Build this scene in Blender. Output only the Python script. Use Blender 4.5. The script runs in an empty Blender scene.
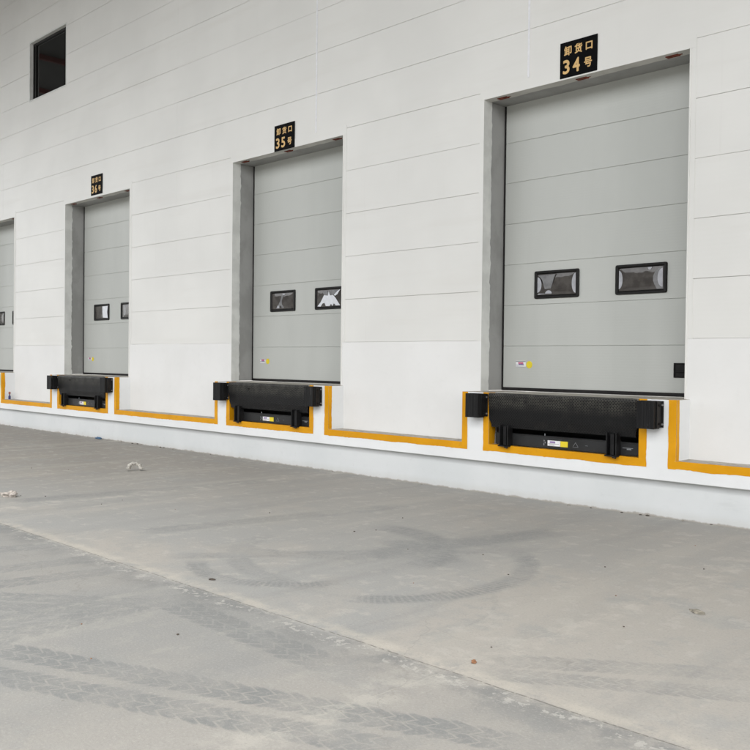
import bpy, bmesh, math, random
from mathutils import Vector, Matrix, noise
random.seed(7)
S = bpy.context.scene
col = S.collection
R = math.radians

# ------------------------------------------------------------------ mesh helpers
class MB:
    """collects shapes and links them as ONE mesh object"""
    def __init__(s): s.bm = bmesh.new()
    def box(s, x0, x1, y0, y1, z0, z1, bev=0, seg=1):
        b = bmesh.new()
        bmesh.ops.create_cube(b, size=1)
        for v in b.verts:
            v.co = Vector((x0 + (v.co.x + .5) * (x1 - x0), y0 + (v.co.y + .5) * (y1 - y0), z0 + (v.co.z + .5) * (z1 - z0)))
        if bev: bmesh.ops.bevel(b, geom=b.edges[:], offset=bev, segments=seg, affect='EDGES', profile=.6)
        s.merge(b); return s
    def merge(s, b, M=None):
        if M is not None: b.transform(M)
        me = bpy.data.meshes.new('tmp'); b.to_mesh(me); b.free()
        s.bm.from_mesh(me); bpy.data.meshes.remove(me); return s
    def prism(s, pts, y0, y1):
        """polygon in x,z extruded along y"""
        b = bmesh.new()
        f = b.faces.new([b.verts.new((p[0], y0, p[1])) for p in pts])
        r = bmesh.ops.extrude_face_region(b, geom=[f])
        for v in r['geom']:
            if isinstance(v, bmesh.types.BMVert): v.co.y = y1
        bmesh.ops.recalc_face_normals(b, faces=b.faces[:])
        bmesh.ops.triangulate(b, faces=[q for q in b.faces if len(q.verts) > 4])
        s.merge(b); return s
    def cyl(s, p0, p1, r, n=12, r2=None):
        p0, p1 = Vector(p0), Vector(p1); d = p1 - p0
        b = bmesh.new()
        bmesh.ops.create_cone(b, cap_ends=True, segments=n, radius1=r, radius2=r if r2 is None else r2, depth=d.length)
        M = Matrix.Translation((p0 + p1) / 2) @ d.to_track_quat('Z', 'Y').to_matrix().to_4x4()
        s.merge(b, M); return s
    def build(s, name, mat, parent=None, loc=(0, 0, 0), bevel=0, smooth=False):
        me = bpy.data.meshes.new(name); s.bm.to_mesh(me); s.bm.free()
        o = bpy.data.objects.new(name, me); col.objects.link(o); me.materials.append(mat)
        o.location = loc
        if parent: o.parent = parent
        if smooth:
            for p in me.polygons: p.use_smooth = True
        if bevel:
            m = o.modifiers.new('bevel', 'BEVEL'); m.width = bevel; m.segments = 2; m.limit_method = 'ANGLE'; m.angle_limit = R(40)
        return o

def empty(name, loc):
    o = bpy.data.objects.new(name, None); col.objects.link(o); o.location = loc; o.empty_display_size = .2
    return o
def tag(o, label=None, cat=None, group=None, kind=None):
    if label: o['label'] = label
    if cat: o['category'] = cat
    if group: o['group'] = group
    if kind: o['kind'] = kind
    return o
def kids(o): return [c for c in list(col.objects) if c.parent is o]
def copy_tree(o, parent=None):
    c = o.copy(); col.objects.link(c)
    if parent is not None: c.parent = parent
    for ch in kids(o): copy_tree(ch, c)
    return c

# ------------------------------------------------------------------ node helpers
class NT:
    def __init__(s, name, rough=.6, spec=.4):
        s.m = bpy.data.materials.new(name); s.m.use_nodes = True
        s.t = s.m.node_tree; s.p = s.t.nodes['Principled BSDF']
        s.p.inputs['Roughness'].default_value = rough
        s.p.inputs['Specular IOR Level'].default_value = spec
        g = s.t.nodes.new('ShaderNodeNewGeometry'); s.geo = g
        s.pos = g.outputs['Position']
        sx = s.t.nodes.new('ShaderNodeSeparateXYZ'); s.t.links.new(s.pos, sx.inputs[0])
        s.x, s.y, s.z = sx.outputs
    def link(s, a, b): s.t.links.new(a, b)
    def m_(s, op, a, b=None, c=None, clamp=False):
        n = s.t.nodes.new('ShaderNodeMath'); n.operation = op; n.use_clamp = clamp
        for i, v in enumerate((a, b, c)):
            if v is None: continue
            if hasattr(v, 'links'): s.link(v, n.inputs[i])
            else: n.inputs[i].default_value = v
        return n.outputs[0]
    def add(s, a, b): return s.m_('ADD', a, b)
    def sub(s, a, b): return s.m_('SUBTRACT', a, b)
    def mul(s, a, b): return s.m_('MULTIPLY', a, b)
    def mx(s, a, b): return s.m_('MAXIMUM', a, b)
    def ss(s, v, a, b):   # smooth step: 0 at a, 1 at b
        n = s.t.nodes.new('ShaderNodeMapRange'); n.interpolation_type = 'SMOOTHSTEP'
        s.link(v, n.inputs[0])
        if a <= b: n.inputs[1].default_value, n.inputs[2].default_value, n.inputs[3].default_value, n.inputs[4].default_value = a, b, 0, 1
        else: n.inputs[1].default_value, n.inputs[2].default_value, n.inputs[3].default_value, n.inputs[4].default_value = b, a, 1, 0
        return n.outputs[0]
    def vec(s, sx=1, sy=1, sz=1, off=(0, 0, 0), rot=0):
        n = s.t.nodes.new('ShaderNodeMapping'); s.link(s.pos, n.inputs[0])
        n.inputs['Scale'].default_value = (sx, sy, sz); n.inputs['Location'].default_value = off
        n.inputs['Rotation'].default_value = (0, 0, rot)
        return n.outputs[0]
    def noise(s, scale, detail=4, rough=.55, v=None, dist=0):
        n = s.t.nodes.new('ShaderNodeTexNoise'); s.link(v or s.pos, n.inputs['Vector'])
        n.inputs['Scale'].default_value = scale; n.inputs['Detail'].default_value = detail
        n.inputs['Roughness'].default_value = rough; n.inputs['Distortion'].default_value = dist
        return n.outputs['Fac']
    def mix(s, f, a, b):
        n = s.t.nodes.new('ShaderNodeMix'); n.data_type = 'RGBA'
        for i, v in ((0, f), (6, a), (7, b)):
            if hasattr(v, 'links'): s.link(v, n.inputs[i])
            elif i: n.inputs[i].default_value = (*v, 1)
            else: n.inputs[i].default_value = v
        return n.outputs[2]
    def col(s, c):
        if hasattr(c, 'links'): s.link(c, s.p.inputs['Base Color'])
        else: s.p.inputs['Base Color'].default_value = (*c, 1)
        return s
    def bump(s, h, dist=.002, strength=1):
        n = s.t.nodes.new('ShaderNodeBump'); s.link(h, n.inputs['Height'])
        n.inputs['Distance'].default_value = dist; n.inputs['Strength'].default_value = strength
        s.link(n.outputs[0], s.p.inputs['Normal']); return s
    def rough(s, v): s.link(v, s.p.inputs['Roughness']); return s

def simple(name, c, rough=.6, spec=.4, var=.12, sc=6, metal=0, bump=0):
    n = NT(name, rough, spec)
    f = n.noise(sc, 5)
    a = tuple(x * (1 - var) for x in c); b = tuple(min(1, x * (1 + var)) for x in c)
    n.col(n.mix(n.ss(f, .35, .65), a, b)); n.p.inputs['Metallic'].default_value = metal
    if bump: n.bump(n.noise(60, 3), bump)
    return n.m

# ------------------------------------------------------------------ materials
M = {}
def cladding_mat():
    n = NT('white_cladding', .42, .4)
    big = n.noise(.55, 3); st = n.noise(1.0, 4, v=n.vec(.35, 1, 4))
    c = n.mix(n.ss(big, .35, .65), (.705, .70, .67), (.75, .744, .712))
    c = n.mix(n.mul(n.ss(st, .5, .75), .35), c, (.665, .65, .61))
    drip = n.noise(1.0, 5, .6, v=n.vec(9, 1, .35))
    c = n.mix(n.mul(n.ss(drip, .6, .8), .16), c, (.60, .585, .54))
    n.col(c)
    # fine stucco embossing and shallow micro ribs of the sheet metal
    rib = n.m_('SINE', n.mul(n.z, 2 * math.pi / .05))
    h = n.add(n.mul(n.noise(45, 2), .25), n.add(n.mul(rib, .045), n.mul(n.noise(2.2, 2), .9)))
    n.bump(h, .0022); return n.m
M['clad'] = cladding_mat()
def plaster_mat(name, c0, c1, ground_dirt_shadow=False, ledge_dust=False):
    n = NT(name, .6, .3)
    f = n.noise(1.1, 4); g = n.noise(9, 6, .6)
    c = n.mix(n.ss(f, .35, .65), c0, c1)
    c = n.mix(n.mul(n.ss(g, .55, .75), .22), c, tuple(x * .88 for x in c0))
    sc = n.noise(1, 5, .65, v=n.vec(1.5, 1, 7))
    c = n.mix(n.mul(n.ss(sc, .62, .75), .25), c, tuple(x * .8 for x in c0))
    if ground_dirt_shadow:
        e = n.add(n.z, n.mul(n.sub(n.noise(7, 5, .65, v=n.vec(1, 1, .3)), .5), .07))
        c = n.mix(n.mul(n.ss(e, .022, .004), .75), c, (.22, .19, .15))  # grime line at the foot with the gap shadow painted in
        c = n.mix(n.mul(n.ss(e, .12, .0), .28), c, (.45, .42, .37))
        c = n.mix(n.mul(n.ss(n.noise(16, 6, .75, v=n.vec(1, 1, .5)), .64, .70), .30), c, (.42, .40, .36))
    if ledge_dust:
        sx = n.t.nodes.new('ShaderNodeSeparateXYZ'); n.link(n.geo.outputs['Normal'], sx.inputs[0])
        d = n.noise(14, 6, .7)
        dust = n.mix(n.ss(d, .4, .62), (.46, .43, .38), (.31, .27, .22))
        c = n.mix(n.ss(sx.outputs[2], .6, .9), c, dust)
    n.col(c)
    n.bump(n.add(n.mul(n.noise(3.5, 3), 1.0), n.mul(g, .35)), .004); return n.m
M['lower'] = plaster_mat('white_lower_wall', (.745, .742, .724), (.775, .772, .756))
M['dock'] = plaster_mat('white_painted_concrete', (.74, .75, .75), (.78, .79, .79), True, True)
M['plinth'] = plaster_mat('white_painted_plinth', (.62, .64, .64), (.66, .675, .675), True)
def stripe_mat():
    n = NT('orange_yellow_paint', .55, .2)
    w = n.noise(30, 6, .7); big = n.noise(2.5, 3)
    c = n.mix(n.ss(big, .35, .65), (.63, .285, .003), (.70, .325, .004))
    c = n.mix(n.mul(n.ss(n.noise(5, 6, .7), .58, .72), .45), c, (.50, .24, .02))
    c = n.mix(n.ss(w, .70, .73), c, (.62, .58, .5))
    c = n.mix(n.ss(n.noise(48, 5, .7), .705, .725), c, (.16, .11, .06))
    n.col(c); n.bump(w, .002); return n.m
M['stripe'] = stripe_mat()
def door_mat():
    n = NT('grey_door_sheet', .42, .4)
    f = n.noise(.8, 3, v=n.vec(1.6, 1, .35)); st = n.noise(1, 5, v=n.vec(14, 1, .6))
    c = n.mix(n.ss(f, .35, .65), (.462, .474, .446), (.50, .511, .482))
    c = n.mix(n.mul(n.ss(st, .58, .78), .10), c, (.40, .405, .375))
    n.col(c)
    rib = n.m_('SINE', n.mul(n.z, 2 * math.pi / .0315))
    n.bump(n.add(n.mul(n.noise(70, 2), .3), n.add(n.mul(rib, .06), n.mul(n.noise(1.8, 2), .8))), .0018)
    return n.m
M['door'] = door_mat()
M['trim'] = simple('white_trim_sheet', (.665, .66, .63), .4, .4, .05, 3)
M['return'] = simple('pale_grey_return', (.63, .635, .61), .5, .4, .08, 4)
def jamb_mat(name, a, b):
    n = NT(name, .55, .35)
    c = n.mix(n.ss(n.noise(2.2, 5, .6, v=n.vec(1, 1, .7)), .38, .62), a, b)
    c = n.mix(n.ss(n.noise(26, 6, .75), .70, .73), c, (.5, .48, .43))
    c = n.mix(n.ss(n.noise(19, 6, .75), .70, .73), c, (.10, .085, .07))
    n.col(c); n.bump(n.noise(12, 5), .003); return n.m
M['jamb'] = jamb_mat('grey_jamb_steel', (.27, .27, .26), (.33, .33, .32))
M['lintel_light'] = jamb_mat('weathered_lintel', (.50, .49, .455), (.60, .59, .555))
M['rust'] = simple('rusty_steel', (.16, .04, .025), .8, .2, .45, 22)
M['black'] = simple('black_plastic', (.009, .0085, .008), .4, .22, .25, 20)
M['seal'] = simple('black_rubber_seal', (.012, .011, .011), .7, .3, .2, 20)
M['sign'] = simple('black_sign_board', (.004, .004, .0045), .6, .05, .15, 8)
M['gold'] = simple('gold_lettering', (.66, .43, .17), .5, .4, .06, 8)
M['white'] = simple('white_label', (.78, .78, .80), .4, .4, .04, 20)
M['yellow'] = simple('yellow_label', (.75, .60, .03), .4, .4, .05, 20)
M['labeltext'] = simple('grey_violet_print', (.26, .18, .36), .5, .3, .3, 60)
M['labelred'] = simple('pink_red_print', (.60, .12, .20), .5, .3, .3, 60)
M['labelgrey'] = simple('grey_print', (.22, .23, .24), .5, .3, .1, 60)
M['glint_chalk'] = simple('pale_glint_chalk', (.38, .385, .41), .3, .5, .10, 14)  # painted highlight tones for the panes; this one also colours chalk marks
M['glint_mid'] = simple('grey_glint', (.18, .18, .183), .25, .5, .15, 14)
M['glint_white'] = simple('white_glint', (.68, .695, .73), .3, .5, .05, 14)
def rubber_mat():
    n = NT('black_rubber', .6, .18)
    ly = n.noise(1, 3, v=n.vec(70, 70, 1.5))
    c = n.mix(n.ss(ly, .4, .65), (.008, .008, .0083), (.017, .017, .0175))
    c = n.mix(n.mul(n.ss(n.noise(9, 6, .7), .6, .75), .5), c, (.06, .057, .052))
    c = n.mix(n.mul(n.ss(n.noise(5, 6, .75, v=n.vec(1, 1, .4)), .60, .68), .5), c, (.085, .082, .075))
    n.col(c); n.bump(ly, .003); return n.m
M['rubber'] = rubber_mat()
M['steel_black'] = simple('black_painted_steel', (.010, .010, .0105), .45, .25, .35, 9, bump=.0015)
def bar_mat():
    n = NT('dusty_black_steel', .45, .3)
    d = n.noise(7, 6, .7)
    c = n.mix(n.ss(n.noise(2, 3), .3, .7), (.017, .0175, .018), (.028, .029, .03))
    c = n.mix(n.mul(n.ss(d, .58, .74), .5), c, (.09, .088, .082))
    c = n.mix(n.ss(n.noise(60, 4, .7), .72, .75), c, (.3, .29, .27))
    n.col(c); n.bump(d, .001); return n.m
M['bar'] = bar_mat()
def tread_mat():
    n = NT('black_checker_plate', .42, .22)
    # raised lozenges: two crossed families of short bars, the plate's x and z
    p = .024
    def fam(sg, ox):
        a = n.mul(n.add(n.x, n.mul(n.z, sg)), .7071 / p); b = n.mul(n.sub(n.mul(n.x, sg), n.z), .7071 / p)
        fa = n.m_('ABSOLUTE', n.sub(n.m_('FRACT', n.add(a, ox)), .5)); fb = n.m_('ABSOLUTE', n.sub(n.m_('FRACT', n.add(b, ox)), .5))
        return n.mul(n.ss(fa, .40, .26), n.ss(fb, .16, .08))
    h = n.mx(fam(1, 0), fam(-1, .5))
    c = n.mix(h, (.0075, .0075, .008), (.013, .0132, .0135))
    sx = n.noise(5, 5, .7)
    c = n.mix(n.mul(n.ss(sx, .52, .7), .45), c, (.024, .023, .020))
    c = n.mix(n.mul(h, n.mul(n.ss(n.z, .98, 1.10), n.add(.25, n.mul(.75, n.ss(n.noise(9, 4, .6), .3, .7))))), c, (.13, .125, .105))   # crests of the upper half painted lighter where they catch light
    n.col(c); n.bump(h, .003); return n.m
M['tread'] = tread_mat()
def deck_mat():
    n = NT('dusty_deck', .7, .3)
    d = n.noise(6, 6, .7)
    n.col(n.mix(n.ss(d, .35, .65), (.30, .275, .235), (.44, .42, .37))); n.bump(d, .003); return n.m
M['deck'] = deck_mat()
def pane_mat():
    n = NT('dark_acrylic', .07, .6)
    f = n.noise(9, 4)
    n.col(n.mix(n.ss(f, .35, .7), (.050, .044, .040), (.085, .077, .070))); n.bump(n.noise(5, 2), .004); return n.m
M['pane'] = pane_mat()
M['glass'] = simple('dark_window_glass', (.009, .0095, .009), .04, .5, .1, 2)
M['canopy'] = simple('grey_canopy_sheet', (.10, .10, .098), .6, .3, .08, 1)
M['redsteel'] = simple('red_primer_steel', (.20, .035, .03), .6, .3, .15, 2)

# ------------------------------------------------------------------ ground
def ground_mat():
    n = NT('yard_concrete', .62, .3)
    w3 = n.noise(1.5, 3, .6)
    wx = n.mul(n.sub(w3, .5), .12)
    fine = n.noise(24, 3, .65)
    wob = n.mul(n.sub(fine, .5), .016)
    f1 = n.noise(.42, 4, .62, dist=.4); f2 = n.noise(2.0, 6, .68); f3 = n.noise(5.3, 5, .7)
    beige, grey = (.402, .380, .345), (.338, .338, .326)
    c = n.mix(n.ss(n.add(n.add(n.mul(f1, .6), n.mul(f2, .4)), n.mul(n.ss(n.x, -5.5, -1.8), .16)), .48, .62), grey, beige)
    # trodden brown dust along the dock, shade fall-off painted in at far left
    c = n.mix(n.mul(n.ss(n.add(n.y, n.mul(f1, 1.2)), -4.6, -1.2), .50), c, (.345, .325, .292))
    c = n.mix(n.mul(n.mul(n.ss(n.x, -7, -13), n.ss(n.y, -6, -2.5)), .45), c, (.235, .212, .180))
    c = n.mix(n.mul(n.ss(f2, .53, .63), .48), c, (.295, .302, .296))
    c = n.mix(n.mul(n.ss(f3, .53, .63), .55), c, (.46, .442, .402))
    c = n.mix(n.mul(n.ss(f3, .45, .34), .35), c, (.31, .31, .298))
    # the slab beyond the joint is greyer and darker, more so to the left
    c = n.mix(n.mul(n.ss(n.add(n.y, n.mul(wx, .3)), -5.22, -5.30), n.add(.38, n.mul(n.ss(n.x, -2.2, -5), .22))), c, (.266, .264, .252))
    # wheel streaks square to the dock
    stv = n.noise(1, 4, .6, v=n.vec(2.3, .20, 1))
    c = n.mix(n.mul(n.ss(n.add(n.mul(stv, .7), n.mul(f3, .3)), .51, .62), .35), c, (.255, .256, .248))
    c = n.mix(n.mul(n.ss(n.add(n.mul(stv, .7), n.mul(f3, .3)), .46, .38), .35), c, (.435, .415, .37))
    brk = n.ss(f3, .36, .52)       # broken, worn print
    brk2 = n.ss(w3, .40, .56)
    tr = None
    def comb(v):
        nonlocal tr
        tr = v if tr is None else n.mx(tr, v)
    def lugs(u, v, w, per, k, strength):
        vn = n.mul(v, 1 / w)
        av = n.m_('ABSOLUTE', vn)
        # two blocks per row with a thin curved light gap that fades towards the middle
        t = n.m_('FRACT', n.add(n.mul(u, 1 / per), n.add(n.mul(n.m_('ABSOLUTE', n.sub(av, .23)), k * 2.2), n.mul(vn, .35))))
        gap = n.add(.25, n.mul(n.ss(n.m_('ABSOLUTE', n.sub(t, .5)), .03, .13), .75))
        gap = n.mul(gap, n.add(.5, n.mul(n.ss(av, .01, .05), .5)))
        ed = n.add(n.add(.40, n.mul(n.m_('ABSOLUTE', n.m_('COSINE', n.mul(t, math.pi))), .08)), n.mul(n.sub(f3, .5), .35))
        soft = n.ss(n.sub(av, ed), .05, -.07)
        return n.mul(n.mul(soft, gap), strength)
    def straight(x0, y0, x1, y1, w, strength, per=.10, k=1.2, soft=False):
        d = math.hypot(x1 - x0, y1 - y0); cx, sy = (x1 - x0) / d, (y1 - y0) / d
        X = n.sub(n.add(n.x, wob), x0); Y = n.sub(n.add(n.y, n.mul(wx, .12)), y0)
        u = n.add(n.mul(X, cx), n.mul(Y, sy)); v = n.sub(n.mul(Y, cx), n.mul(X, sy))
        ends = n.mul(n.ss(u, 0, .25), n.ss(u, d, d - .5))
        if soft: b = n.mul(n.ss(n.m_('ABSOLUTE', v), w * .6, w * .25), strength)
        else: b = lugs(u, v, w, per, k, strength)
        comb(n.mul(b, ends))
    def arc(cx, cy, r, w, a0, a1, strength, per=.045):
        X = n.sub(n.add(n.x, wob), cx); Y = n.sub(n.add(n.y, wx), cy)
        rr = n.m_('SQRT', n.add(n.mul(X, X), n.mul(Y, Y))); th = n.m_('ARCTAN2', Y, X)
        b = n.ss(n.add(n.m_('ABSOLUTE', n.sub(rr, r)), n.mul(n.sub(f3, .5), .16)), w * .62, w * .25)
        t = n.m_('ABSOLUTE', n.sub(n.m_('FRACT', n.mul(th, r / per)), .5))
        b = n.mul(b, n.add(.6, n.mul(n.ss(t, .14, .26), .4)))
        ends = n.mul(n.ss(th, a0, a0 + .25), n.ss(th, a1, a1 - .35))
        comb(n.mul(n.mul(b, ends), strength))
    straight(-4.95, -6.80, -2.0, -5.62, .225, .85)
    straight(-4.75, -7.05, -2.3, -6.02, .225, .75, k=-1.2)
    straight(-4.93, -7.3, -5.08, -5.35, .30, .7, per=.12)
    straight(-5.22, -7.3, -5.36, -5.5, .26, .55, per=.12, k=-1.2)
    straight(-6.1, -6.5, -4.80, -5.46, .20, .65)
    straight(-5.9, -6.62, -4.75, -5.7, .20, .55, k=-1.2)
    straight(-5.05, -5.56, -3.2, -5.62, .26, .65, per=.12)
    straight(-6.3, -7.0, -5.95, -5.1, .26, .7, per=.12)
    straight(-6.75, -7.0, -6.42, -5.1, .26, .65, per=.12)
    straight(-7.5, -7.0, -7.1, -5.0, .28, .6, per=.12)
    straight(-8.4, -6.6, -8.1, -4.9, .28, .5, per=.12)
    straight(-2.95, -5.0, -1.6, -3.98, .22, .42, per=.085)
    straight(-2.85, -5.17, -1.5, -4.32, .20, .42, per=.085, k=-1.2)
    straight(-5.15, -3.8, -4.6, -1.4, .42, .6, soft=True)
    straight(-5.5, -3.0, -4.2, -3.5, .40, .55, soft=True)
    straight(-7.2, -4.6, -6.6, -1.5, .35, .45, soft=True)
    straight(-9.6, -4.7, -9.1, -1.2, .35, .5, soft=True)
    arc(-5.02, -3.70, 1.22, .21, -1.0, 1.35, .68)
    arc(-5.70, -3.80, 1.13, .34, .0, 1.9, .8)
    arc(-5.35, -4.2, .75, .18, -2.4, -.2, .7)
    arc(-4.9, -3.2, 1.5, .22, -2.9, -1.2, .45)
    arc(-6.4, -2.6, 1.7, .26, -1.6, .4, .4)
    arc(-4.3, -4.6, .95, .03, -1.2, 1.2, .22)
    straight(-6.2, -4.9, -4.1, -2.2, .24, .45, soft=True)
    tr = n.mul(tr, n.mul(n.add(.55, n.mul(brk, .45)), n.mul(n.add(.55, n.mul(brk2, .45)), n.add(.7, n.mul(n.ss(fine, .38, .55), .3)))))
    c = n.mix(n.m_('MINIMUM', n.mul(tr, 1.12), .9), c, (.205, .214, .212))
    # expansion joint parallel to the dock, chipped and dirty on its yard side
    dj = n.add(n.sub(n.y, -5.235), n.mul(n.sub(n.add(n.mul(w3, .6), n.mul(f3, .4)), .5), .045))
    side = n.mul(n.ss(dj, -.42, -.03), n.ss(dj, .02, -.01))
    c = n.mix(n.mul(side, n.mul(n.ss(f2, .42, .56), .75)), c, (.20, .206, .203))
    pale = n.mul(n.ss(n.m_('ABSOLUTE', n.sub(dj, .05)), .10, .01), n.ss(f3, .38, .56))
    c = n.mix(n.mul(pale, .5), c, (.53, .495, .425))
    chips = n.mul(n.ss(n.m_('ABSOLUTE', n.add(dj, .07)), .11, .02), n.ss(n.add(n.mul(fine, .5), n.mul(f3, .5)), .535, .565))
    c = n.mix(n.mul(chips, .65), c, (.50, .485, .45))
    crack = n.mul(n.ss(n.m_('ABSOLUTE', dj), .008, .002), n.ss(fine, .38, .52))
    c = n.mix(n.mul(crack, .7), c, (.12, .112, .10))
    # saw cuts square to the dock
    cut = None
    for xc in (-2.93, -9.2, -15.3, 3.1):
        d = n.m_('ABSOLUTE', n.add(n.sub(n.x, xc), wx)); cut = d if cut is None else n.m_('MINIMUM', cut, d)
    c = n.mix(n.mul(n.mul(n.ss(cut, .22, .02), n.ss(f3, .42, .6)), .4), c, (.52, .495, .44))
    c = n.mix(n.mul(n.mul(n.ss(cut, .005, .001), n.ss(f2, .42, .52)), .4), c, (.50, .475, .42))
    # grain, grit and hairline cracks
    gr = n.noise(70, 3, .7)
    c = n.mix(n.mul(n.ss(gr, .52, .70), .30), c, (.22, .215, .20))
    c = n.mix(n.mul(n.ss(gr, .46, .32), .25), c, (.52, .50, .46))
    vo = n.t.nodes.new('ShaderNodeTexVoronoi'); vo.feature = 'DISTANCE_TO_EDGE'; vo.inputs['Scale'].default_value = .33
    wv = n.t.nodes.new('ShaderNodeVectorMath'); wv.operation = 'ADD'
    cmb = n.t.nodes.new('ShaderNodeCombineXYZ'); n.link(n.mul(n.sub(f2, .5), .35), cmb.inputs[0]); n.link(n.mul(n.sub(w3, .5), .8), cmb.inputs[1])
    n.link(n.pos, wv.inputs[0]); n.link(cmb.outputs[0], wv.inputs[1]); n.link(wv.outputs[0], vo.inputs['Vector'])
    hair = n.mul(n.ss(vo.outputs[0], .0022, .0006), n.ss(f1, .47, .53))
    c = n.mix(n.mul(hair, .22), c, (.20, .19, .17))
    oil = n.mul(n.ss(n.noise(1.15, 5, .7), .66, .72), n.ss(f3, .42, .55))
    c = n.mix(n.mul(oil, .35), c, (.20, .20, .19))
    c = n.mix(n.mul(n.ss(fine, .70, .74), .4), c, (.16, .15, .13))
    n.col(c)
    n.bump(n.add(n.mul(gr, .35), n.mul(n.noise(3, 2), .9)), .005); return n.m
b = bmesh.new()
bmesh.ops.create_grid(b, x_segments=8, y_segments=8, size=350)
g = MB(); g.merge(b)
tag(g.build('ground', ground_mat()), kind='structure')

# ------------------------------------------------------------------ the warehouse wall
YD, YR, YI = -.283, .1485, .4193
ZT, ZL, ZO = 1.2, .595, 4.745
CX = [-5.565, -10.713, -16.60, -21.74]
HW = 1.315; PW = 1.37; PIT = .965
X0, X1, ZTOP = -46.0, 14.0, 13.5
ware = empty('warehouse', (0, 0, 0))
tag(ware, 'long white clad warehouse front with grey loading doors above a raised dock', 'warehouse')
JZ = [1.8174 + .6035 * i for i in range(20) if 1.8174 + .6035 * i < ZTOP]
SEAMS = [-2.5, -6.234, -9.99, -13.69, -17.31, -21.05, -24.8, -28.5, -32.3, -36.0, -39.8, -43.5, 1.2, 5.0, 8.7, 12.4]
WIN = (-19.65, -17.93, 7.237, 8.497)
holes = [(c - HW - .062, c + HW + .062, 0, ZO + .128) for c in CX] + [(WIN[0] - .03, WIN[1] + .03, WIN[2] - .03, WIN[3] + .03)]
cl = MB()
zs = JZ + [ZTOP]; xs = sorted(SEAMS + [X0, X1])
def sub_rects(x0, x1, z0, z1):
    rs = [(x0, x1, z0, z1)]
    for h in holes:
        out = []
        for r in rs:
            if r[1] <= h[0] or r[0] >= h[1] or r[3] <= h[2] or r[2] >= h[3]: out.append(r); continue
            if r[0] < h[0]: out.append((r[0], h[0], r[2], r[3]))
            if r[1] > h[1]: out.append((h[1], r[1], r[2], r[3]))
            a, bb = max(r[0], h[0]), min(r[1], h[1])
            if r[2] < h[2]: out.append((a, bb, r[2], h[2]))
            if r[3] > h[3]: out.append((a, bb, h[3], r[3]))
        rs = out
    return rs
G = .0023
# one groove per joint: sheets with recessed joint strips behind them
for i in range(len(zs) - 1):
    for j in range(len(xs) - 1):
        dy = random.uniform(-.0008, .0008); dz = random.uniform(-.0007, .0007)
        for (a, bb, c, d) in sub_rects(xs[j], xs[j + 1], zs[i] + G + dz, zs[i + 1] - G + dz):
            if bb - a > .02 and d - c > .02: cl.box(a, bb, dy, .09, c, d)
cladding = cl.build('cladding', M['clad'], ware)
bk = MB()
xb = sorted([X0] + [v for c in CX for v in (c - HW - .04, c + HW + .04)] + [X1])
for k in range(0, len(xb), 2): bk.box(xb[k], xb[k + 1], .012, .15, 1.9, ZO + .10)
bk.box(X0, WIN[0] - .02, .012, .15, ZO + .104, ZTOP); bk.box(WIN[1] + .02, X1, .012, .15, ZO + .104, ZTOP)
bk.box(WIN[0] - .02, WIN[1] + .02, .012, .15, ZO + .104, WIN[2] - .02); bk.box(WIN[0] - .02, WIN[1] + .02, .012, .15, WIN[3] + .02, ZTOP)
bk.build('joint_backing', simple('joint_sealant', (.62, .615, .59), .7, .3, .10, 4), ware)
lw = MB()
edges = [X0] + [v for c in sorted(CX) for v in (c - HW, c + HW)] + [X1]
for k in range(0, len(edges), 2): lw.box(edges[k], edges[k + 1], -.0015, .12, .585, JZ[0] - .001)
lw.build('lower_wall', M['lower'], ware)
for s in SEAMS:
    if s in (-6.234, -9.99): w, y, z0 = .013, -.007, 4.88
    else: w, y, z0 = .0035, .0022, (ZO + .13 if any(abs(s - c) < HW + .1 for c in CX) else JZ[0])
    MB().box(s - w, s + w, y, .005, z0, ZTOP - .02, .002).build('seam_strip', M['white'] if y < 0 else M['trim'], ware)

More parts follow.
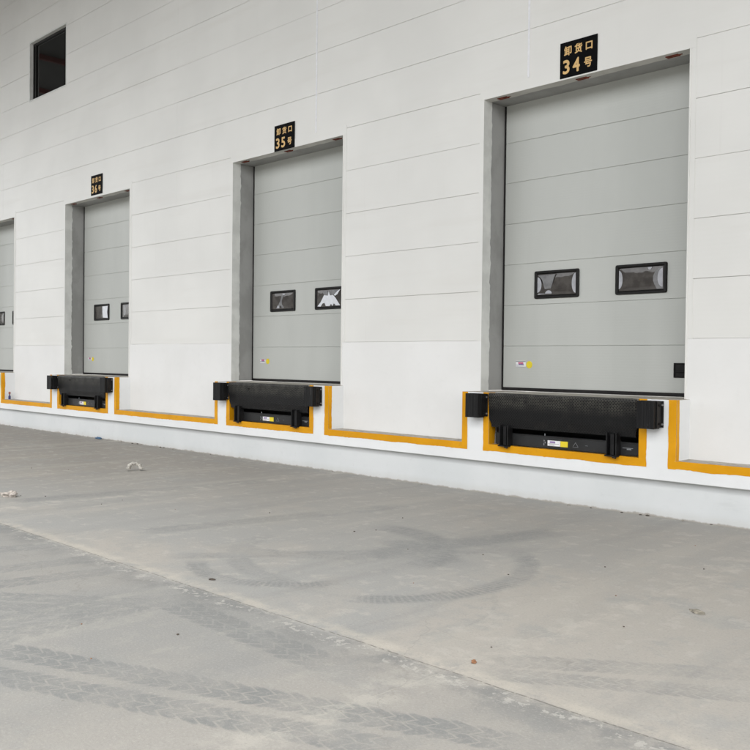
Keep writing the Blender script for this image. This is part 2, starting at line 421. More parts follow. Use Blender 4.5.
# opening surrounds
for di, c in enumerate(CX):
    rnd = random.Random(di + 3)
    t = MB()
    t.box(c - HW - .065, c - HW, -.004, .02, JZ[0], ZO + .001)
    t.box(c + HW, c + HW + .065, -.004, .02, JZ[0], ZO + .001)
    t.box(c - HW - .065, c + HW + .065, -.004, .02, ZO + .002, ZO + .13)
    t.box(c + HW - .004, c + HW + .012, -.012, .02, ZT, ZO, .003)          # rolled bright edge
    t.build('door_trim', M['clad'], ware)
    for sgn, nm in ((-1, 'left'), (1, 'right')):
        xf = c + sgn * HW
        # pale sheet return with a ragged cut edge, over the steel jamb
        b = bmesh.new(); n = 90; prev = None
        for k in range(n + 1):
            z = ZT + (ZO - ZT) * k / n
            yr = YR + (noise.noise(Vector((z * 6, di * 9.1, sgn))) * .012 + rnd.uniform(-.004, .004)) * (1.0 if rnd.random() < .8 else 2.2)
            vs = [b.verts.new((xf - sgn * .003, -.006, z)), b.verts.new((xf - sgn * .003, yr, z))]
            if prev: b.faces.new((prev[0], prev[1], vs[1], vs[0]) if sgn < 0 else (vs[0], vs[1], prev[1], prev[0]))
            prev = vs
        m = MB(); m.merge(b)
        m.build('jamb_return', M['return'], ware)
        m = MB(); m.box(xf + sgn * .004, xf + sgn * .12, .02, YI + .02, ZT + .01, ZO, 0)
        m.build('jamb', M['jamb'], ware)
    # lintel soffit: weathered front strip, darker inner beam
    b = bmesh.new(); prev = None; n = 70
    for k in range(n + 1):
        x = c - HW + 2 * HW * k / n
        yr = .135 + noise.noise(Vector((x * 5, 3.3, di))) * .018 + rnd.uniform(-.003, .003)
        vs = [b.verts.new((x, .0, ZO)), b.verts.new((x, yr, ZO))]
        if prev: b.faces.new((prev[0], prev[1], vs[1], vs[0]))
        prev = vs
    m = MB(); m.merge(b); lt = m.build('lintel', M['lintel_light'], ware)
    m = MB(); m.box(c - HW - .11, c + HW + .11, .03, YI + .1, ZO + .004, ZO + .14)
    m.build('lintel_beam', M['jamb'], ware)
    for ox in (-1.10, -.005, 1.09):
        m = MB(); a = rnd.uniform(-.01, .01)
        m.box(c + ox - .07 + a, c + ox + .07 + a, .05, .115, ZO - .008, ZO + .02, .003)
        m.box(c + ox + .07 + a, c + ox + .105 + a, .075, .088, ZO - .006, ZO + .02)
        m.build('rusty_fixing_plate', M['rust'], lt)

# dock platform: one profile with notches, plus the recessed plinth below
pts = [(X0, .3866)]
pts.append((X1, .3866)); pts.append((X1, ZL))
for c in CX:
    pts += [(c + PW, ZL), (c + PW, ZT), (c + PIT, ZT), (c + PIT, ZL), (c - PIT, ZL), (c - PIT, ZT), (c - PW, ZT), (c - PW, ZL)]
pts.append((X0, ZL))
pl = MB(); pl.prism(pts, YD, .47)
pl.build('dock_platform', M['dock'], ware, bevel=.006)
MB().box(X0, X1, -.20, .3, -.3, .39).build('plinth', M['plinth'], ware)

# painted warning stripes (paint sheets 3 mm proud, ragged outer edges)
def ragged_strip(p0, p1, w0, face, seed, wrap=0):
    """band from p0 to p1 (x,z) on the dock front; w0 = perpendicular offset vector (x,z)"""
    b = bmesh.new(); L = math.hypot(p1[0] - p0[0], p1[1] - p0[1]); n = max(2, int(L / .03)); prev = None
    for k in range(n + 1):
        f = k / n; x = p0[0] + (p1[0] - p0[0]) * f; z = p0[1] + (p1[1] - p0[1]) * f
        r = 1 + noise.noise(Vector((x * 4 + seed, z * 4, seed))) * .10 + noise.noise(Vector((x * 30, z * 30, seed))) * .07
        vs = [b.verts.new((x, YD - .003, z)), b.verts.new((x + w0[0] * r, YD - .003, z + w0[1] * r))]
        if prev: b.faces.new((prev[0], prev[1], vs[1], vs[0]))
        prev = vs
    face.merge(b)
def side_strip(x, z0, z1, d, face, seed, axis='x'):
    b = bmesh.new(); prev = None; n = max(2, int(abs(z1 - z0) / .03))
    for k in range(n + 1):
        q = z0 + (z1 - z0) * k / n
        r = 1 + noise.noise(Vector((q * 5, seed, x))) * .15 + noise.noise(Vector((q * 30, seed, x))) * .08
        if axis == 'x': vs = [b.verts.new((x, YD - .003, q)), b.verts.new((x, YD + d * r, q))]
        else: vs = [b.verts.new((q, YD - .003, x)), b.verts.new((q, YD + d * r, x))]
        if prev: b.faces.new((prev[0], prev[1], vs[1], vs[0]))
        prev = vs
    face.merge(b)
SW = .084
for di, c in enumerate(CX):
    f = MB()
    ragged_strip((c - PIT, ZL - SW), (c - PIT, ZT), (-SW, 0), f, di + .3)
    ragged_strip((c + PIT, ZL - SW), (c + PIT, ZT), (SW, 0), f, di + 5.3)
    ragged_strip((c - PIT, ZL), (c + PIT, ZL), (0, -SW), f, di + 9.3)
    side_strip(c - PIT + .003, ZL, ZT, .12, f, di + .7)
    side_strip(c + PIT - .003, ZL, ZT, .12, f, di + 1.7)
    side_strip(ZL + .003, c - PIT, c + PIT, .035, f, di + 2.7, 'z')
    f.build('pit_stripe', M['stripe'], ware)
ends = [X1] + [v for c in CX for v in (c + PW, c - PW)] + [X0]
for k in range(0, len(ends), 2):
    xr, xl = ends[k], ends[k + 1]; f = MB()
    if xr != X1:
        ragged_strip((xr, ZL - SW), (xr, ZT), (SW, 0), f, k + .9)
        side_strip(xr - .003 if 0 else xr - .0, ZL, ZT, .0, f, k)
    if xl != X0:
        ragged_strip((xl, ZL - SW), (xl, ZT), (-SW, 0), f, k + 4.9)
        side_strip(xl + .003, ZL, ZT, .055, f, k + 2.2)
    ragged_strip((max(xl, X0), ZL), (xr, ZL), (0, -SW), f, k + 7.9)
    f.build('ledge_stripe', M['stripe'], ware)

# ------------------------------------------------------------------ doors (parts of the warehouse)
def rr_pts(w, h, r, n=6):
    out = []
    for cx, cz, a0 in ((w / 2 - r, h / 2 - r, 0), (-w / 2 + r, h / 2 - r, 90), (-w / 2 + r, -h / 2 + r, 180), (w / 2 - r, -h / 2 + r, 270)):
        for k in range(n + 1):
            a = R(a0 + 90 * k / n); out.append((cx + r * math.cos(a), cz + r * math.sin(a)))
    return out
def ring(w, h, r, bw, y0, cx, cz):
    """rounded rectangular frame with a raised, rounded profile"""
    prof = [(0, 0), (.002, -.016), (.007, -.021), (bw * .55, -.021), (bw * .8, -.016), (bw, -.004), (bw, .004)]
    b = bmesh.new(); loops = []
    for off, dy in prof:
        P = rr_pts(w - 2 * off, h - 2 * off, max(.004, r - off))
        loops.append([b.verts.new((cx + x, y0 + dy, cz + z)) for x, z in P])
    for a, q in zip(loops, loops[1:]):
        m = len(a)
        for i in range(m): b.faces.new((a[i], a[(i + 1) % m], q[(i + 1) % m], q[i]))
    bmesh.ops.recalc_face_normals(b, faces=b.faces[:]); return b
def pillow(w, h, y0, cx, cz, bulge=.006):
    b = bmesh.new(); n, m = 16, 10; g = {}
    for i in range(n + 1):
        for j in range(m + 1):
            u, v = i / n * 2 - 1, j / m * 2 - 1
            g[i, j] = b.verts.new((cx + u * w / 2, y0 - bulge * (1 - u ** 4) * (1 - v ** 4), cz + v * h / 2))
    for i in range(n):
        for j in range(m): b.faces.new((g[i, j], g[i + 1, j], g[i + 1, j + 1], g[i, j + 1]))
    return b
DZ = [1.245, 1.76, 2.262, 2.768, 3.274, 3.784, 4.281, 4.90]
WO = (-.523 + .0, .577)      # window centres from the dock axis
WINS = ((-.522, .625), (.577, .625)); WH = .335; WZ = 2.497
def make_door():
    d = MB()
    for k in range(7):
        d.box(-HW - .06, HW + .06, 0, .04, DZ[k] + .0014 - ZT, DZ[k + 1] - .0014 - ZT, .004, 2)
    d.box(-HW - .05, HW + .05, .008, .03, DZ[0] - ZT + .02, DZ[7] - ZT - .02)
    door = d.build('dock_door', M['door'], ware, (0, YI, ZT))
    MB().box(-HW - .0, HW, -.004, .045, .006, .045, .01, 2).build('bottom_seal', M['seal'], door)
    for s in (-1, 1):
        MB().box(s * HW - .022 if s > 0 else -HW + .003, s * HW - .003 if s > 0 else -HW + .022, -.010, .02, .01, ZO - ZT).build('side_seal', M['seal'], door)
    for (wx, ww) in WINS:
        m = MB(); m.merge(ring(ww, WH, .022, .042, 0, wx, WZ - ZT)); m.build('window_frame', M['black'], door)
        m = MB(); m.merge(pillow(ww - .075, WH - .075, -.002, wx, WZ - ZT)); m.build('window_pane', M['pane'], door, smooth=True)
    # sticker of two: a small maker's plate print and a yellow disc
    m = MB(); x0, x1, z0, z1 = -1.101, -.955, .294, .375
    m.box(x0, x1, -.0015, .001, z0, z1); st = m.build('sticker', M['white'], door)
    m = MB(); m.box(x0, x1, -.0025, 0, z1 - .012, z1 - .003); m.box(x0, x1, -.0025, 0, z0 + .003, z0 + .010); m.box(x0 + .02, x1 - .02, -.0025, 0, z0 + .028, z0 + .034)
    m.box(x0, x0 + .02, -.0025, 0, z0 + .028, z0 + .034)
    m.build('print_line', M['labelgrey'], door)
    MB().box(x0 + .035, x1 - .035, -.0027, 0, z0 + .048, z1 - .016).build('print_mark', M['labelred'], door)
    MB().box(x0 + .042, x1 - .03, -.003, 0, z0 + .034, z0 + .048).build('print_mark', M['labeltext'], door)
    MB().cyl((-.901, 0, .330), (-.901, -.0015, .330), .045, 28).build('sticker', M['yellow'], door)
    # recessed pull handle
    m = MB(); hx, hz = 1.065, .29
    m.box(hx - .086, hx + .086, -.012, 0, hz - .079, hz - .065, .003); m.box(hx - .086, hx + .086, -.012, 0, hz + .065, hz + .079, .003)
    m.box(hx - .086, hx - .072, -.012, 0, hz - .065, hz + .065, .003); m.box(hx + .072, hx + .086, -.012, 0, hz - .065, hz + .065, .003)
    m.box(hx - .075, hx + .075, -.003, .0, hz - .068, hz + .068); m.box(hx - .07, hx + .07, -.016, -.004, hz - .022, hz - .006, .002)
    m.build('pull_handle', M['black'], door)
    return door
door0 = make_door()
doors = []
for i, c in enumerate(CX):
    d = door0 if i == 0 else copy_tree(door0, ware)
    d.location = (c, YI, ZT); doors.append(d)
nm = ['34', '35', '36']
for i, d in enumerate(doors):
    tag(d, ('pale grey sectional door under the black sign reading %s' % nm[i]) if i < 3 else 'pale grey sectional door cut off by the left edge')
# pane highlights as painted patches a few mm in front, in pane units
def pane_glints(di, wi, polys):
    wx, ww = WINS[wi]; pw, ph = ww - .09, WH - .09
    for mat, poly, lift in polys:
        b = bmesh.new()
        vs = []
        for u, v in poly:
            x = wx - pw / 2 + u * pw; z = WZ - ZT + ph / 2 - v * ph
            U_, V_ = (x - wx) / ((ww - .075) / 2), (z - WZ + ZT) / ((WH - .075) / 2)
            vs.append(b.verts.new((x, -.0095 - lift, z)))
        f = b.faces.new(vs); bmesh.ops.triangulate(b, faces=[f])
        m = MB(); m.merge(b); m.build('window_glint', mat, doors[di])
def crescent(cx, r0, r1, side, v0=.05, v1=.95, n=10):
    a = []
    for k in range(n + 1):
        t = k / n; v = v0 + (v1 - v0) * t; a.append((cx + side * r0 * math.sin(math.pi * t), v))
    for k in range(n, -1, -1):
        t = k / n; v = v0 + (v1 - v0) * t; a.append((cx + side * r1 * math.sin(math.pi * t), v))
    return [q for i, q in enumerate(a) if i == 0 or (abs(q[0] - a[i - 1][0]) + abs(q[1] - a[i - 1][1])) > 1e-4][:-1]
def disc(cx, cy, rx, ry, n=14, a0=0, a1=360): return [(cx + rx * math.cos(R(a0 + (a1 - a0) * k / n)), cy - ry * math.sin(R(a0 + (a1 - a0) * k / n))) for k in range(n + (0 if a1 - a0 == 360 else 1))]
pane_glints(0, 1, [(M['glint_chalk'], disc(0, .5, .085, .42, 14, -90, 90), 0),
            (M['glint_mid'], [(.99, 0), (.90, .08), (.82, .22), (.775, .42), (.775, .62), (.81, .8), (.86, 1), (1, 1)], 0),
            (M['glint_chalk'], disc(.99, .50, .115, .42, 14, 90, 270), .002), (M['glint_chalk'], disc(.70, .0, .045, .12, 10, 180, 360), 0)])
pane_glints(0, 0, [(M['pane'], [(0, 0), (.50, .0), (.44, .25), (.40, .5), (.36, .92), (.12, .9), (0, 1)], 0),
            (M['glint_mid'], [(.02, .04), (.48, .02), (.43, .25), (.39, .52), (.36, .7), (.2, .72), (.16, .5), (.12, .25)], .002),
            (M['glint_chalk'], disc(0, .5, .11, .38, 12, -90, 90), .002),
            (M['glint_chalk'], disc(.30, .96, .09, .17, 12, 0, 180) + [(.0, .99), (.04, .93)], .003),
            (M['glint_chalk'], disc(1.0, .50, .10, .48, 14, 90, 270), 0)])
pane_glints(1, 0, [(M['glint_mid'], [(.52, .02), (.60, .02), (.52, .22), (.46, .48), (.47, .72), (.58, .95), (.48, .97), (.40, .76), (.35, .95), (.2, .97), (.30, .75), (.40, .45), (.45, .2)], 0),
            (M['glint_chalk'], [(.22, .97), (.27, .78), (.33, .8), (.36, .97)], .002), (M['glint_chalk'], disc(.56, .03, .07, .10, 8, 180, 360), .001)])
pane_glints(1, 1, [(M['glint_white'], [(.30, .30), (.46, .34), (.5, .08), (.56, .34), (.68, .32), (.78, .5), (.98, .98), (.80, .98), (.72, .84), (.66, 1), (.60, .86), (.54, 1), (.38, .98), (.32, .78), (.24, .82), (.16, 1), (.02, .98), (.16, .72)], 0),
            (M['glint_mid'], [(.22, .03), (.44, .02), (.48, .22), (.44, .34), (.30, .3)], .001), (M['glint_mid'], [(.54, .03), (.98, .02), (.76, .3), (.58, .33)], .001),
            (M['glint_white'], [(.86, .1), (.98, .0), (.86, .3), (.76, .38), (.72, .32)], .002)])
pane_glints(2, 0, [(M['glint_white'], [(.56, .02), (.98, .0), (.97, .3), (.93, .5), (.98, 1), (.60, .96), (.57, .5)], 0)])
pane_glints(2, 1, [(M['glint_white'], [(.20, .05), (.235, .05), (.235, .85), (.20, .85)], 0), (M['glint_mid'], [(.10, 0), (.12, 0), (.12, 1), (.10, 1)], 0)])
pane_glints(3, 1, [(M['glint_chalk'], [(.05, .1), (.5, .05), (.3, .9), (.1, .95)], 0)])

# ------------------------------------------------------------------ upper window (part of the warehouse)
wx0, wx1, wz0, wz1 = WIN
m = MB()
m.box(wx0 - .031, wx0, -.004, .16, wz0 - .031, wz1 + .031); m.box(wx1, wx1 + .031, -.004, .16, wz0 - .031, wz1 + .031)
m.box(wx0, wx1, -.004, .16, wz0 - .031, wz0); m.box(wx0, wx1, -.004, .16, wz1, wz1 + .031)
win = m.build('window', M['return'], ware)
m = MB(); fw_ = .05
for (a, b_, c_, d_) in ((wx0, wx0 + fw_, wz0, wz1), (wx1 - fw_, wx1, wz0, wz1), (wx0 + fw_, wx1 - fw_, wz1 - fw_, wz1), (wx0 + fw_, wx1 - fw_, wz0, wz0 + fw_)):
    m.box(a, b_, .07, .12, c_, d_, .004)
m.box(wx0 + .10, wx0 + .135, .075, .115, wz0 + fw_, wz1 - fw_)
m.build('frame', M['black'], win)
MB().box(wx0 + .04, wx1 - .04, .10, .108, wz0 + .04, wz1 - .04).build('pane', M['glass'], win)

# ------------------------------------------------------------------ canopy over the dock (above the frame, shades the upper wall)
cz = 10.9
can = MB().box(X0, X1 + 6, -10.4, -.02, cz, cz + .12).build('canopy', M['canopy'], ware)
for k in range(18):
    x = -44.1 + k * 3.4
    MB().box(x - .05, x + .05, -10.3, -.05, cz - .16, cz - .01).build('beam', M['redsteel'], can)

# ------------------------------------------------------------------ added unseen shed across the yard: blocks low sky light, shows in the glass
sky_blocker = empty('warehouse', (0, -52, 0))  # root of the added sky blocker, not a second real warehouse
tag(sky_blocker, 'added grey shed behind the viewer that blocks low sky light', 'warehouse')
m = MB(); m.box(-90, 70, -20, 0, 0, 12.0); m.build('wall', simple('sky_blocker_sheet', (.22, .225, .22), .6, .3, .08, 1), sky_blocker)
m = MB(); m.prism([(-91, 12.0), (71, 12.0), (71, 12.5), (-91, 12.5)], -21, 1); m.build('roof', M['canopy'], sky_blocker)
for k in range(9):
    MB().box(-80 + k * 17, -75 + k * 17, .0, .1, 0.02, 4.6).build('door', M['steel_black'], sky_blocker)

# ------------------------------------------------------------------ dock levellers
def make_leveller():
    root = empty('dock_leveller', (0, 0, 0))      # origin: dock axis on the pit floor, front plane
    z = lambda v: v - ZL
    W = PIT - .012
    # deck behind the lip, level with the floor
    MB().box(-W, W, -.01, 2.3, z(1.178), z(1.196)).build('deck', M['deck'], root)
    # lip: bent chequer plate hanging in front, lower corners cut
    prof = [(-.012, 1.197), (-.034, 1.190), (-.042, 1.165), (-.030, 1.05), (-.016, .90), (-.002, .835), (.004, .80)]
    b = bmesh.new(); rows = []; nx = 24
    for (y, zz) in prof:
        row = []
        for i in range(nx + 1):
            u = i / nx * 2 - 1; w = W - .004
            if zz < .9: w -= .022
            row.append(b.verts.new((u * w, y + .0015 * math.sin(i * 1.3), z(zz))))
        rows.append(row)
    for a, q in zip(rows, rows[1:]):
        for i in range(nx): b.faces.new((a[i], a[i + 1], q[i + 1], q[i]))
    r = bmesh.ops.extrude_face_region(b, geom=b.faces[:])
    for v in r['geom']:
        if isinstance(v, bmesh.types.BMVert): v.co.y += .016
    bmesh.ops.recalc_face_normals(b, faces=b.faces[:])
    m = MB(); m.merge(b); lip = m.build('lip', M['tread'], root)
    MB().cyl((-W + .06, -.004, z(1.188)), (W - .06, -.004, z(1.188)), .011, 10).build('hinge_rod', M['steel_black'], lip)
    MB().cyl((-.42, -.05, z(1.11)), (-.42, -.036, z(1.11)), .011, 10).build('plug_hole', M['seal'], lip)
    # front frame bar between the pit walls, with ledge on top
    m = MB(); m.box(-.905, W, .05, .12, z(.602), z(.732), .004); m.box(-.905, W, .044, .13, z(.728), z(.738), .002)
    bar = m.build('front_bar', M['bar'], root)
    m = MB(); m.box(-W, -.905 + .0, .13, .2, z(.602), z(.72), .003); m.build('side_block', M['bar'], root)
    m = MB(); m.box(-W, W, .35, .36, z(.60), z(1.17)); m.box(-W, -W + .05, .13, .35, z(.60), z(1.17)); m.box(W - .05, W, .13, .35, z(.60), z(1.17))
    for x in (-.6, 0, .6): m.box(x - .04, x + .04, .02, .5, z(1.05), z(1.176))
    m.build('subframe', M['steel_black'], root)
    # two lip keepers standing off the bar
    for x in (-.72, .67):
        m = MB()
        m.box(x - .062, x - .050, -.045, .05, z(.60), z(.835), .002); m.box(x + .050, x + .062, -.045, .05, z(.60), z(.835), .002)
        m.box(x - .05, x + .05, .02, .048, z(.605), z(.81)); m.box(x - .022, x + .022, -.02, .03, z(.60), z(.82), .002)
        m.box(x - .075, x + .075, -.055, .05, z(.585), z(.598), .003); m.cyl((x + .03, -.06, z(.585)), (x + .07, -.06, z(.578)), .012, 8)
        m.build('lip_keeper', M['steel_black'], root)
    # label: white print with yellow square; chalk marks
    m = MB(); x0 = -.175; m.box(x0, x0 + .165, .047, .0495, z(.632), z(.692)); m.build('label', M['white'], root)
    m = MB()
    m.box(x0 + .03, x0 + .10, .0455, .048, z(.664), z(.684)); m.build('print_mark', M['labeltext'], root)
    m = MB()
    m.box(x0 + .01, x0 + .15, .0455, .048, z(.655), z(.659)); m.box(x0 + .02, x0 + .09, .0455, .048, z(.640), z(.645)); m.build('print_line', M['labelgrey'], root)
    m = MB(); m.box(x0 + .168, x0 + .262, .047, .0495, z(.630), z(.692)); m.build('label', M['yellow'], root)
    m = MB()
    m.box(x0 - .052, x0 - .046, .047, .0495, z(.632), z(.655)); m.box(x0 - .055, x0 - .035, .047, .0495, z(.668), z(.673)); m.box(x0 - .035, x0 - .030, .047, .0495, z(.655), z(.673)); m.box(x0 - .055, x0 - .04, .047, .0495, z(.685), z(.69))
    m.build('chalk_mark', M['glint_chalk'], root)
    m = MB(); tx = x0 + .36
    for (a, b_) in (((tx - .03, .648), (tx, .69)), ((tx, .69), (tx + .03, .648)), ((tx - .035, .64), (tx + .035, .64)), ((tx + .12, .665), (tx + .155, .665))):
        m.cyl((a[0], .048, z(a[1])), (b_[0], .048, z(b_[1])), .002, 5)
    m.build('faint_mark', M['labelgrey'], root)
    m = MB(); m.box(W - .20, W - .08, .047, .0495, z(.675), z(.681)); m.box(W - .15, W - .10, .047, .0495, z(.66), z(.672)); m.build('scratch_mark', M['labelgrey'], root)
    m = MB(); m.cyl((-.22, .06, z(.735)), (-.22, .06, z(.765)), .006, 8); m.build('pin', M['labelgrey'], root)
    return root
LV = ['black dock leveller with hanging chequer lip below the door signed 34', 'black dock leveller with hanging lip below the door signed 35',
      'black dock leveller with hanging lip below the door signed 36', 'black dock leveller below the unsigned door at the far left end']
lv0 = make_leveller()
for i, c in enumerate(CX):
    o = lv0 if i == 0 else copy_tree(lv0)
    o.location = (c, YD, ZL); tag(o, LV[i], 'dock leveller', 'dock levellers in their pits')

# ------------------------------------------------------------------ bumpers
def make_bumper():
    root = empty('dock_bumper', (0, 0, 0))       # origin: back plane, bottom centre
    m = MB()
    # laminated rubber pads between steel angles
    n = 7; w = .19 / n
    for k in range(n):
        j = random.uniform(-.002, .002)
        m.box(-.095 + k * w + .0003, -.095 + (k + 1) * w - .0003, -.150 + j * .5, -.03, .0, .28, .0014, 1)
    m.build('rubber_pad', M['rubber'], root)
    m = MB(); m.box(-.125, .125, -.012, -.001, .012, .278, .002)
    m.build('back_plate', M['steel_black'], root)
    for s in (-1, 1):
        m = MB(); x = s * .103
        m.box(x - .005, x + .005, -.105, -.012, .012, .278, .002)
        m.build('side_angle', M['steel_black'], root)
        m = MB()
        for zz in (.05, .235):
            m.cyl((x, -.065, zz), (x + s * .016, -.065, zz), .013, 6); m.cyl((x, -.065, zz), (x + s * .026, -.065, zz), .007, 8)
        m.build('tie_bolt', M['steel_black'], root)
    zb = simple('zinc_bolt', (.34, .34, .34), .45, .5, .2, 30, .6)
    for zz in (.045, .24):
        MB().cyl((.117, -.010, zz), (.117, -.022, zz), .010, 6).build('anchor_bolt', zb, root)
    return root
bp0 = make_bumper()
first = True
BN = ['34', '35', '36']
for i, c in enumerate(CX):
    for s in (-1, 1):
        o = bp0 if first else copy_tree(bp0); first = False
        o.location = (c + s * 1.103 + (.008 if s > 0 else -.0), YD - .0045, .907)
        sd = 'left' if s < 0 else 'right'
        tag(o, ('black laminated rubber bumper on the %s of the leveller under sign %s' % (sd, BN[i])) if i < 3 else
            'black rubber bumper on the %s of the leftmost leveller' % sd, 'dock bumper', 'rubber bumpers beside the levellers')

# ------------------------------------------------------------------ signs
def text_mesh(body, size, offset, M4, mat, name, parent, sx=1):
    cu = bpy.data.curves.new('lettering', 'FONT'); cu.body = body; cu.size = 1
    to = bpy.data.objects.new('lettering_source', cu); col.objects.link(to)
    dg = bpy.context.evaluated_depsgraph_get()
    me = bpy.data.meshes.new_from_object(to.evaluated_get(dg))
    bpy.data.objects.remove(to); bpy.data.curves.remove(cu)
    xs_ = [v.co.x for v in me.vertices]; ys_ = [v.co.y for v in me.vertices]
    cx_, cy_ = (min(xs_) + max(xs_)) / 2, (min(ys_) + max(ys_)) / 2
    w_, h_ = max(xs_) - min(xs_), max(ys_) - min(ys_)
    tw, th, px, pz = M4; o_ = offset
    m = MB()
    # bold letter: the outline laid over itself, each sheet 0.1 mm above the last
    for q, (dx, dz) in enumerate(((0, 0), (o_, 0), (-o_, 0), (0, o_), (0, -o_), (o_ * .7, o_ * .7), (-o_ * .7, o_ * .7), (o_ * .7, -o_ * .7), (-o_ * .7, -o_ * .7))):
        b = bmesh.new(); b.from_mesh(me)
        for v in b.verts:
            x, y, z = v.co; v.co = ((x - cx_) / w_ * (tw - 2 * o_) + px + dx, -.0075 - q * .0001, (y - cy_) / h_ * (th - 2 * o_) + pz + dz)
        m.merge(b)
    bpy.data.meshes.remove(me)
    return m.build(name, mat, parent)
for i, (x0, x1, z0, z1) in enumerate([(-5.797, -5.319, 4.763, 5.162), (-10.952, -10.470, 4.748, 5.140), (-16.795, -16.334, 4.786, 5.178)]):
    m = MB(); w, h = x1 - x0, z1 - z0
    m.box(-w / 2, w / 2, -.006, -.0, 0, h, .0015)
    s = m.build('dock_sign', M['sign'], None, (x0 + w / 2, -.0045, z0))
    tag(s, 'black square sign with gold writing 卸货口 %s号 above a door' % BN[i], 'sign', 'numbered signs above the doors')
    zc = h * .745
    for ch, px in (('卸', -.31), ('货', .0), ('口', .31)):
        text_mesh(ch, .12, .0034, ((.098 if ch != '口' else .085) * w / .478, (.108 if ch != '口' else .088), px * w * .92, zc + (.0 if ch != '口' else -.002)), M['gold'], 'lettering', s)
    for ch, px, tw, th in ((BN[i][0], -.155, .088, .158), (BN[i][1], -.025, .092, .158), ('号', .125, .100, .112)):
        text_mesh(ch, .15, .0055 if ch.isdigit() else .0034, (tw * w / .478, th, px * w / .478, h * .30 - (.004 if ch == '号' else 0)), M['gold'], 'lettering', s)

# ------------------------------------------------------------------ small litter on the yard and ledge
def rock(name, loc, sx, sy, sz, mat, seed, sub=2):
    b = bmesh.new(); bmesh.ops.create_icosphere(b, subdivisions=sub, radius=1)
    for v in b.verts:
        k = 1 + .35 * noise.noise(v.co * 1.7 + Vector((seed, 0, 0))) + .15 * noise.noise(v.co * 4 + Vector((0, seed, 0)))
        v.co = Vector((v.co.x * sx * k, v.co.y * sy * k, max(-.25, v.co.z) * sz * k))
        v.co.z += .25 * sz
    m = MB(); m.merge(b); o = m.build(name, mat, None, loc); o.rotation_euler.z = seed * 1.7
    return o
mdark = simple('dark_grit', (.085, .07, .058), .8, .3, .4, 40)
mbrown = simple('brown_clod', (.26, .13, .07), .85, .3, .3, 60)
mchip = simple('plaster_chip', (.40, .365, .33), .8, .3, .3, 25, bump=.003)
# curved piece: broken half ring of plaster
b = bmesh.new(); prev = None; n = 18; k_ = 9; loops = []
for i in range(n + 1):
    a = math.pi * (i / n); r_ = .082 + .006 * math.sin(i * 1.9)
    cxp = Vector((-r_ * math.cos(a) * 1.05, 0, r_ * math.sin(a) * 1.05 + .012)); t_ = .020 + .010 * math.cos(a) ** 2 * (1 if i < n / 2 else .6) + .004 * math.sin(i * 2.3)
    lp = []
    for j in range(k_):
        q = 2 * math.pi * j / k_
        d = Vector((-math.cos(a) * math.cos(q) * t_, math.sin(q) * t_ * 1.9, math.sin(a) * math.cos(q) * t_))
        lp.append(b.verts.new(cxp + d * (1 + .15 * noise.noise(cxp * 30 + d * 20))))
    loops.append(lp)
for a, q in zip(loops, loops[1:]):
    for j in range(k_): b.faces.new((a[j], a[(j + 1) % k_], q[(j + 1) % k_], q[j]))
b.faces.new(loops[0]); b.faces.new(loops[-1][::-1]); bmesh.ops.recalc_face_normals(b, faces=b.faces[:])
m = MB(); m.merge(b); o = m.build('plaster_fragment', simple('pale_plaster', (.46, .44, .40), .8, .3, .25, 20, bump=.003), None, (-11.12, -2.27, .012)); o.rotation_euler.z = R(48)
tag(o, 'arched off white fragment standing on the concrete yard', 'debris')
# crumpled pale scrap with a dark hollow
b = bmesh.new(); bmesh.ops.create_icosphere(b, subdivisions=4, radius=1)
for v in b.verts:
    p = v.co.copy(); k = 1 + .55 * noise.noise(p * 1.6 + Vector((4, 1, 2))) + .30 * abs(noise.noise(p * 3.5)) + .12 * noise.noise(p * 9)
    dent = math.exp(-((p.x + .15) ** 2 + (p.z + .1) ** 2) * 7) * (1 if p.y < 0 else 0)
    v.co = Vector((p.x * .082 * k, p.y * .06 * k * (1 - .8 * dent), (max(p.z, -.35) + .35) * .042 * k + (.0)))
m = MB(); m.merge(b); o = m.build('crumpled_scrap', mchip, None, (-9.93, -4.51, .002)); o.rotation_euler.z = R(42)
tag(o, 'crumpled pinkish white scrap lying on the yard near the left edge', 'debris')
o = rock('pebble', (-2.906, -5.047, .002), .018, .013, .014, mbrown, 1.3); tag(o, 'reddish brown pebble beside the crack in the foreground', 'pebble')
o = rock('pebble', (-5.274, -5.031, .002), .028, .018, .008, mdark, 2.1); tag(o, 'flat black flake beyond the crack left of centre', 'pebble')
o = rock('dirt_clod', (-2.55, -3.267, .001), .060, .038, .006, simple('olive_dirt', (.27, .25, .205), .9, .2, .4, 25), 5.2, 3); tag(o, 'flat olive brown patch of dried dirt on the right of the yard', 'dirt')
tiny = [(-4.30,-6.45),(-5.9,-3.05),(-5.82,-2.85),(-5.05,-3.25),(-4.25,-4.05),(-4.5,-2.95),(-3.95,-3.35),(-3.0,-4.78),(-3.1,-3.3),(-3.05,-2.1),
        (-9.7,-4.2),(-8.9,-3.7),(-8.0,-3.6),(-8.8,-4.0),(-11.8,-2.9),(-12.3,-3.2),(-10.6,-2.9),(-7.2,-3.0),(-3.6,-2.6),(-2.7,-3.9),(-4.9,-6.2),(-4.35,-5.9),(-2.3,-2.9),(-6.1,-2.2),(-3.5,-1.3),(-9.93,-4.38)]
for i, (x, y) in enumerate(tiny):
    s_ = random.uniform(.004, .0085)
    o = rock('pebble', (x, y, .0015), s_ * 1.2, s_, s_ * .7, mdark if i % 4 else mbrown, i * .77, 1)
    tag(o, 'tiny loose speck of grit on the concrete yard', 'pebble', 'tiny grit scattered over the yard')
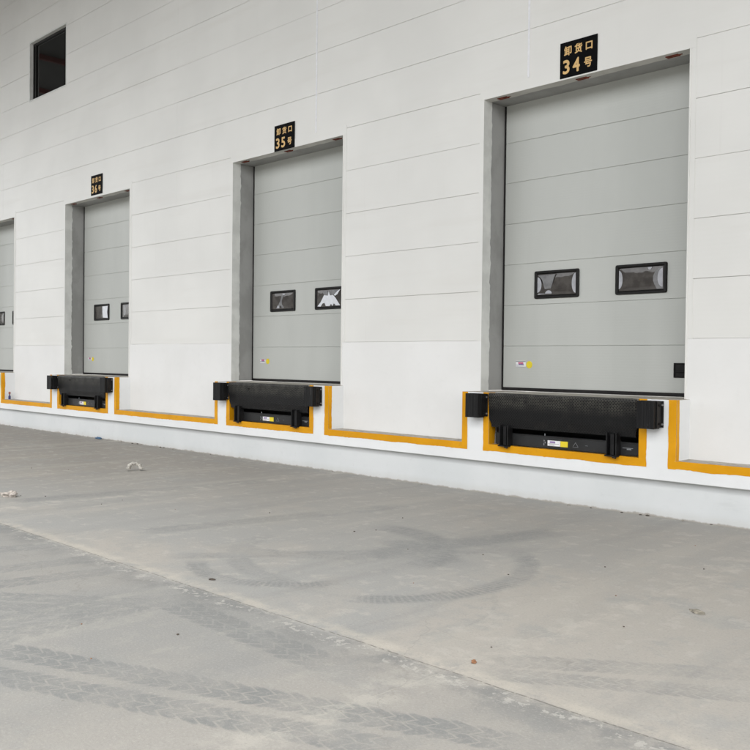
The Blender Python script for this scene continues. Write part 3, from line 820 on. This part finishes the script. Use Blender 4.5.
# crumbs of mortar along the wall foot
for i in range(22):
    x = random.uniform(-21, -3.4); s_ = random.uniform(.008, .02)
    o = rock('mortar_crumb', (x, -.215 - random.uniform(0, .03), .001), s_ * 1.6, s_, s_ * .6, mdark if i % 3 else simple('grey_crumb', (.3, .28, .24), .9), i * 1.37, 1)
    tag(o, 'small crumb of mortar at the foot of the white plinth', 'crumb', 'crumbs along the foot of the plinth')
# blue scrap against the plinth
b = bmesh.new(); bmesh.ops.create_icosphere(b, subdivisions=3, radius=1)
for v in b.verts:
    p = v.co; k = 1 + .3 * noise.noise(p * 2.2); v.co = Vector((p.x * .11 * k, p.y * .035 * k, (max(p.z, -.4) + .4) * .026 * k))
m = MB(); m.merge(b); o = m.build('plastic_scrap', simple('blue_plastic', (.03, .09, .17), .35, .5, .4, 25), None, (-15.98, -.25, .002))
tag(o, 'flattened dark blue plastic scrap against the foot of the plinth', 'litter')
# little bottle on the ledge
bt = empty('bottle', (-20.30, -.15, ZL + .001))
tag(bt, 'small blue based bottle with a red cap on the ledge at far left', 'bottle')
MB().cyl((0, 0, 0), (0, 0, .065), .026, 16, .026).cyl((0, 0, .065), (0, 0, .095), .026, 16, .012).build('body', simple('blue_bottle', (.03, .04, .16), .35), bt)
MB().cyl((0, 0, .095), (0, 0, .125), .012, 12).build('neck', mdark, bt)
MB().cyl((0, 0, .125), (0, 0, .165), .024, 14, .022).build('cap', simple('red_cap', (.32, .06, .06), .5), bt)
MB().cyl((0, 0, .165), (0, 0, .182), .022, 14, .016).build('cap_top', simple('cream_cap', (.75, .68, .6), .5), bt)

# ------------------------------------------------------------------ camera
f, yaw, pi_, ro = 900.0481, .7838, -.0156, .0109
fw = Vector((-math.cos(yaw) * math.cos(pi_), math.sin(yaw) * math.cos(pi_), math.sin(pi_)))
rt = Vector((math.sin(yaw), math.cos(yaw), 0)); up = rt.cross(fw)
r2 = rt * math.cos(ro) + up * math.sin(ro); u2 = -rt * math.sin(ro) + up * math.cos(ro)
cd = bpy.data.cameras.new('camera'); cam = bpy.data.objects.new('camera', cd); col.objects.link(cam); S.camera = cam
Mx = Matrix.Identity(4)
for i in range(3): Mx[i][0], Mx[i][1], Mx[i][2], Mx[i][3] = r2[i], u2[i], -fw[i], (0, -8.6889, 1.5556)[i]
cam.matrix_world = Mx
cd.sensor_width = 36; cd.sensor_fit = 'HORIZONTAL'; cd.lens = 36 * f / 750; cd.clip_end = 2000; cd.clip_start = .05

# ------------------------------------------------------------------ light: overcast daylight coming in under the canopy
w = bpy.data.worlds.new('World'); S.world = w; w.use_nodes = True
nt = w.node_tree; bg = nt.nodes['Background']
sky = nt.nodes.new('ShaderNodeTexSky'); sky.sky_type = 'NISHITA'; sky.sun_disc = False
SUN_EL, SUN_DIR = 50, Vector((.62, -.78, 0))       # direction towards the sun in plan
sky.sun_elevation = R(SUN_EL); sky.sun_rotation = math.atan2(SUN_DIR.x, SUN_DIR.y)
hs = nt.nodes.new('ShaderNodeHueSaturation'); hs.inputs['Saturation'].default_value = .08
nt.links.new(sky.outputs[0], hs.inputs['Color']); nt.links.new(hs.outputs[0], bg.inputs[0]); bg.inputs[1].default_value = .15
sd = bpy.data.lights.new('sun', 'SUN'); so = bpy.data.objects.new('sun', sd); col.objects.link(so)
sd.energy = .8; sd.angle = R(40); sd.color = (1, .97, .92)
d = -(SUN_DIR.normalized() * math.cos(R(SUN_EL)) + Vector((0, 0, math.sin(R(SUN_EL)))))
so.rotation_euler = d.to_track_quat('-Z', 'Y').to_euler()
vs = S.view_settings; vs.view_transform = 'Standard'; vs.look = 'None'; vs.exposure = 1.62; vs.gamma = 1; vs.use_curve_mapping = False
S.cycles.max_bounces = 6; S.cycles.diffuse_bounces = 4
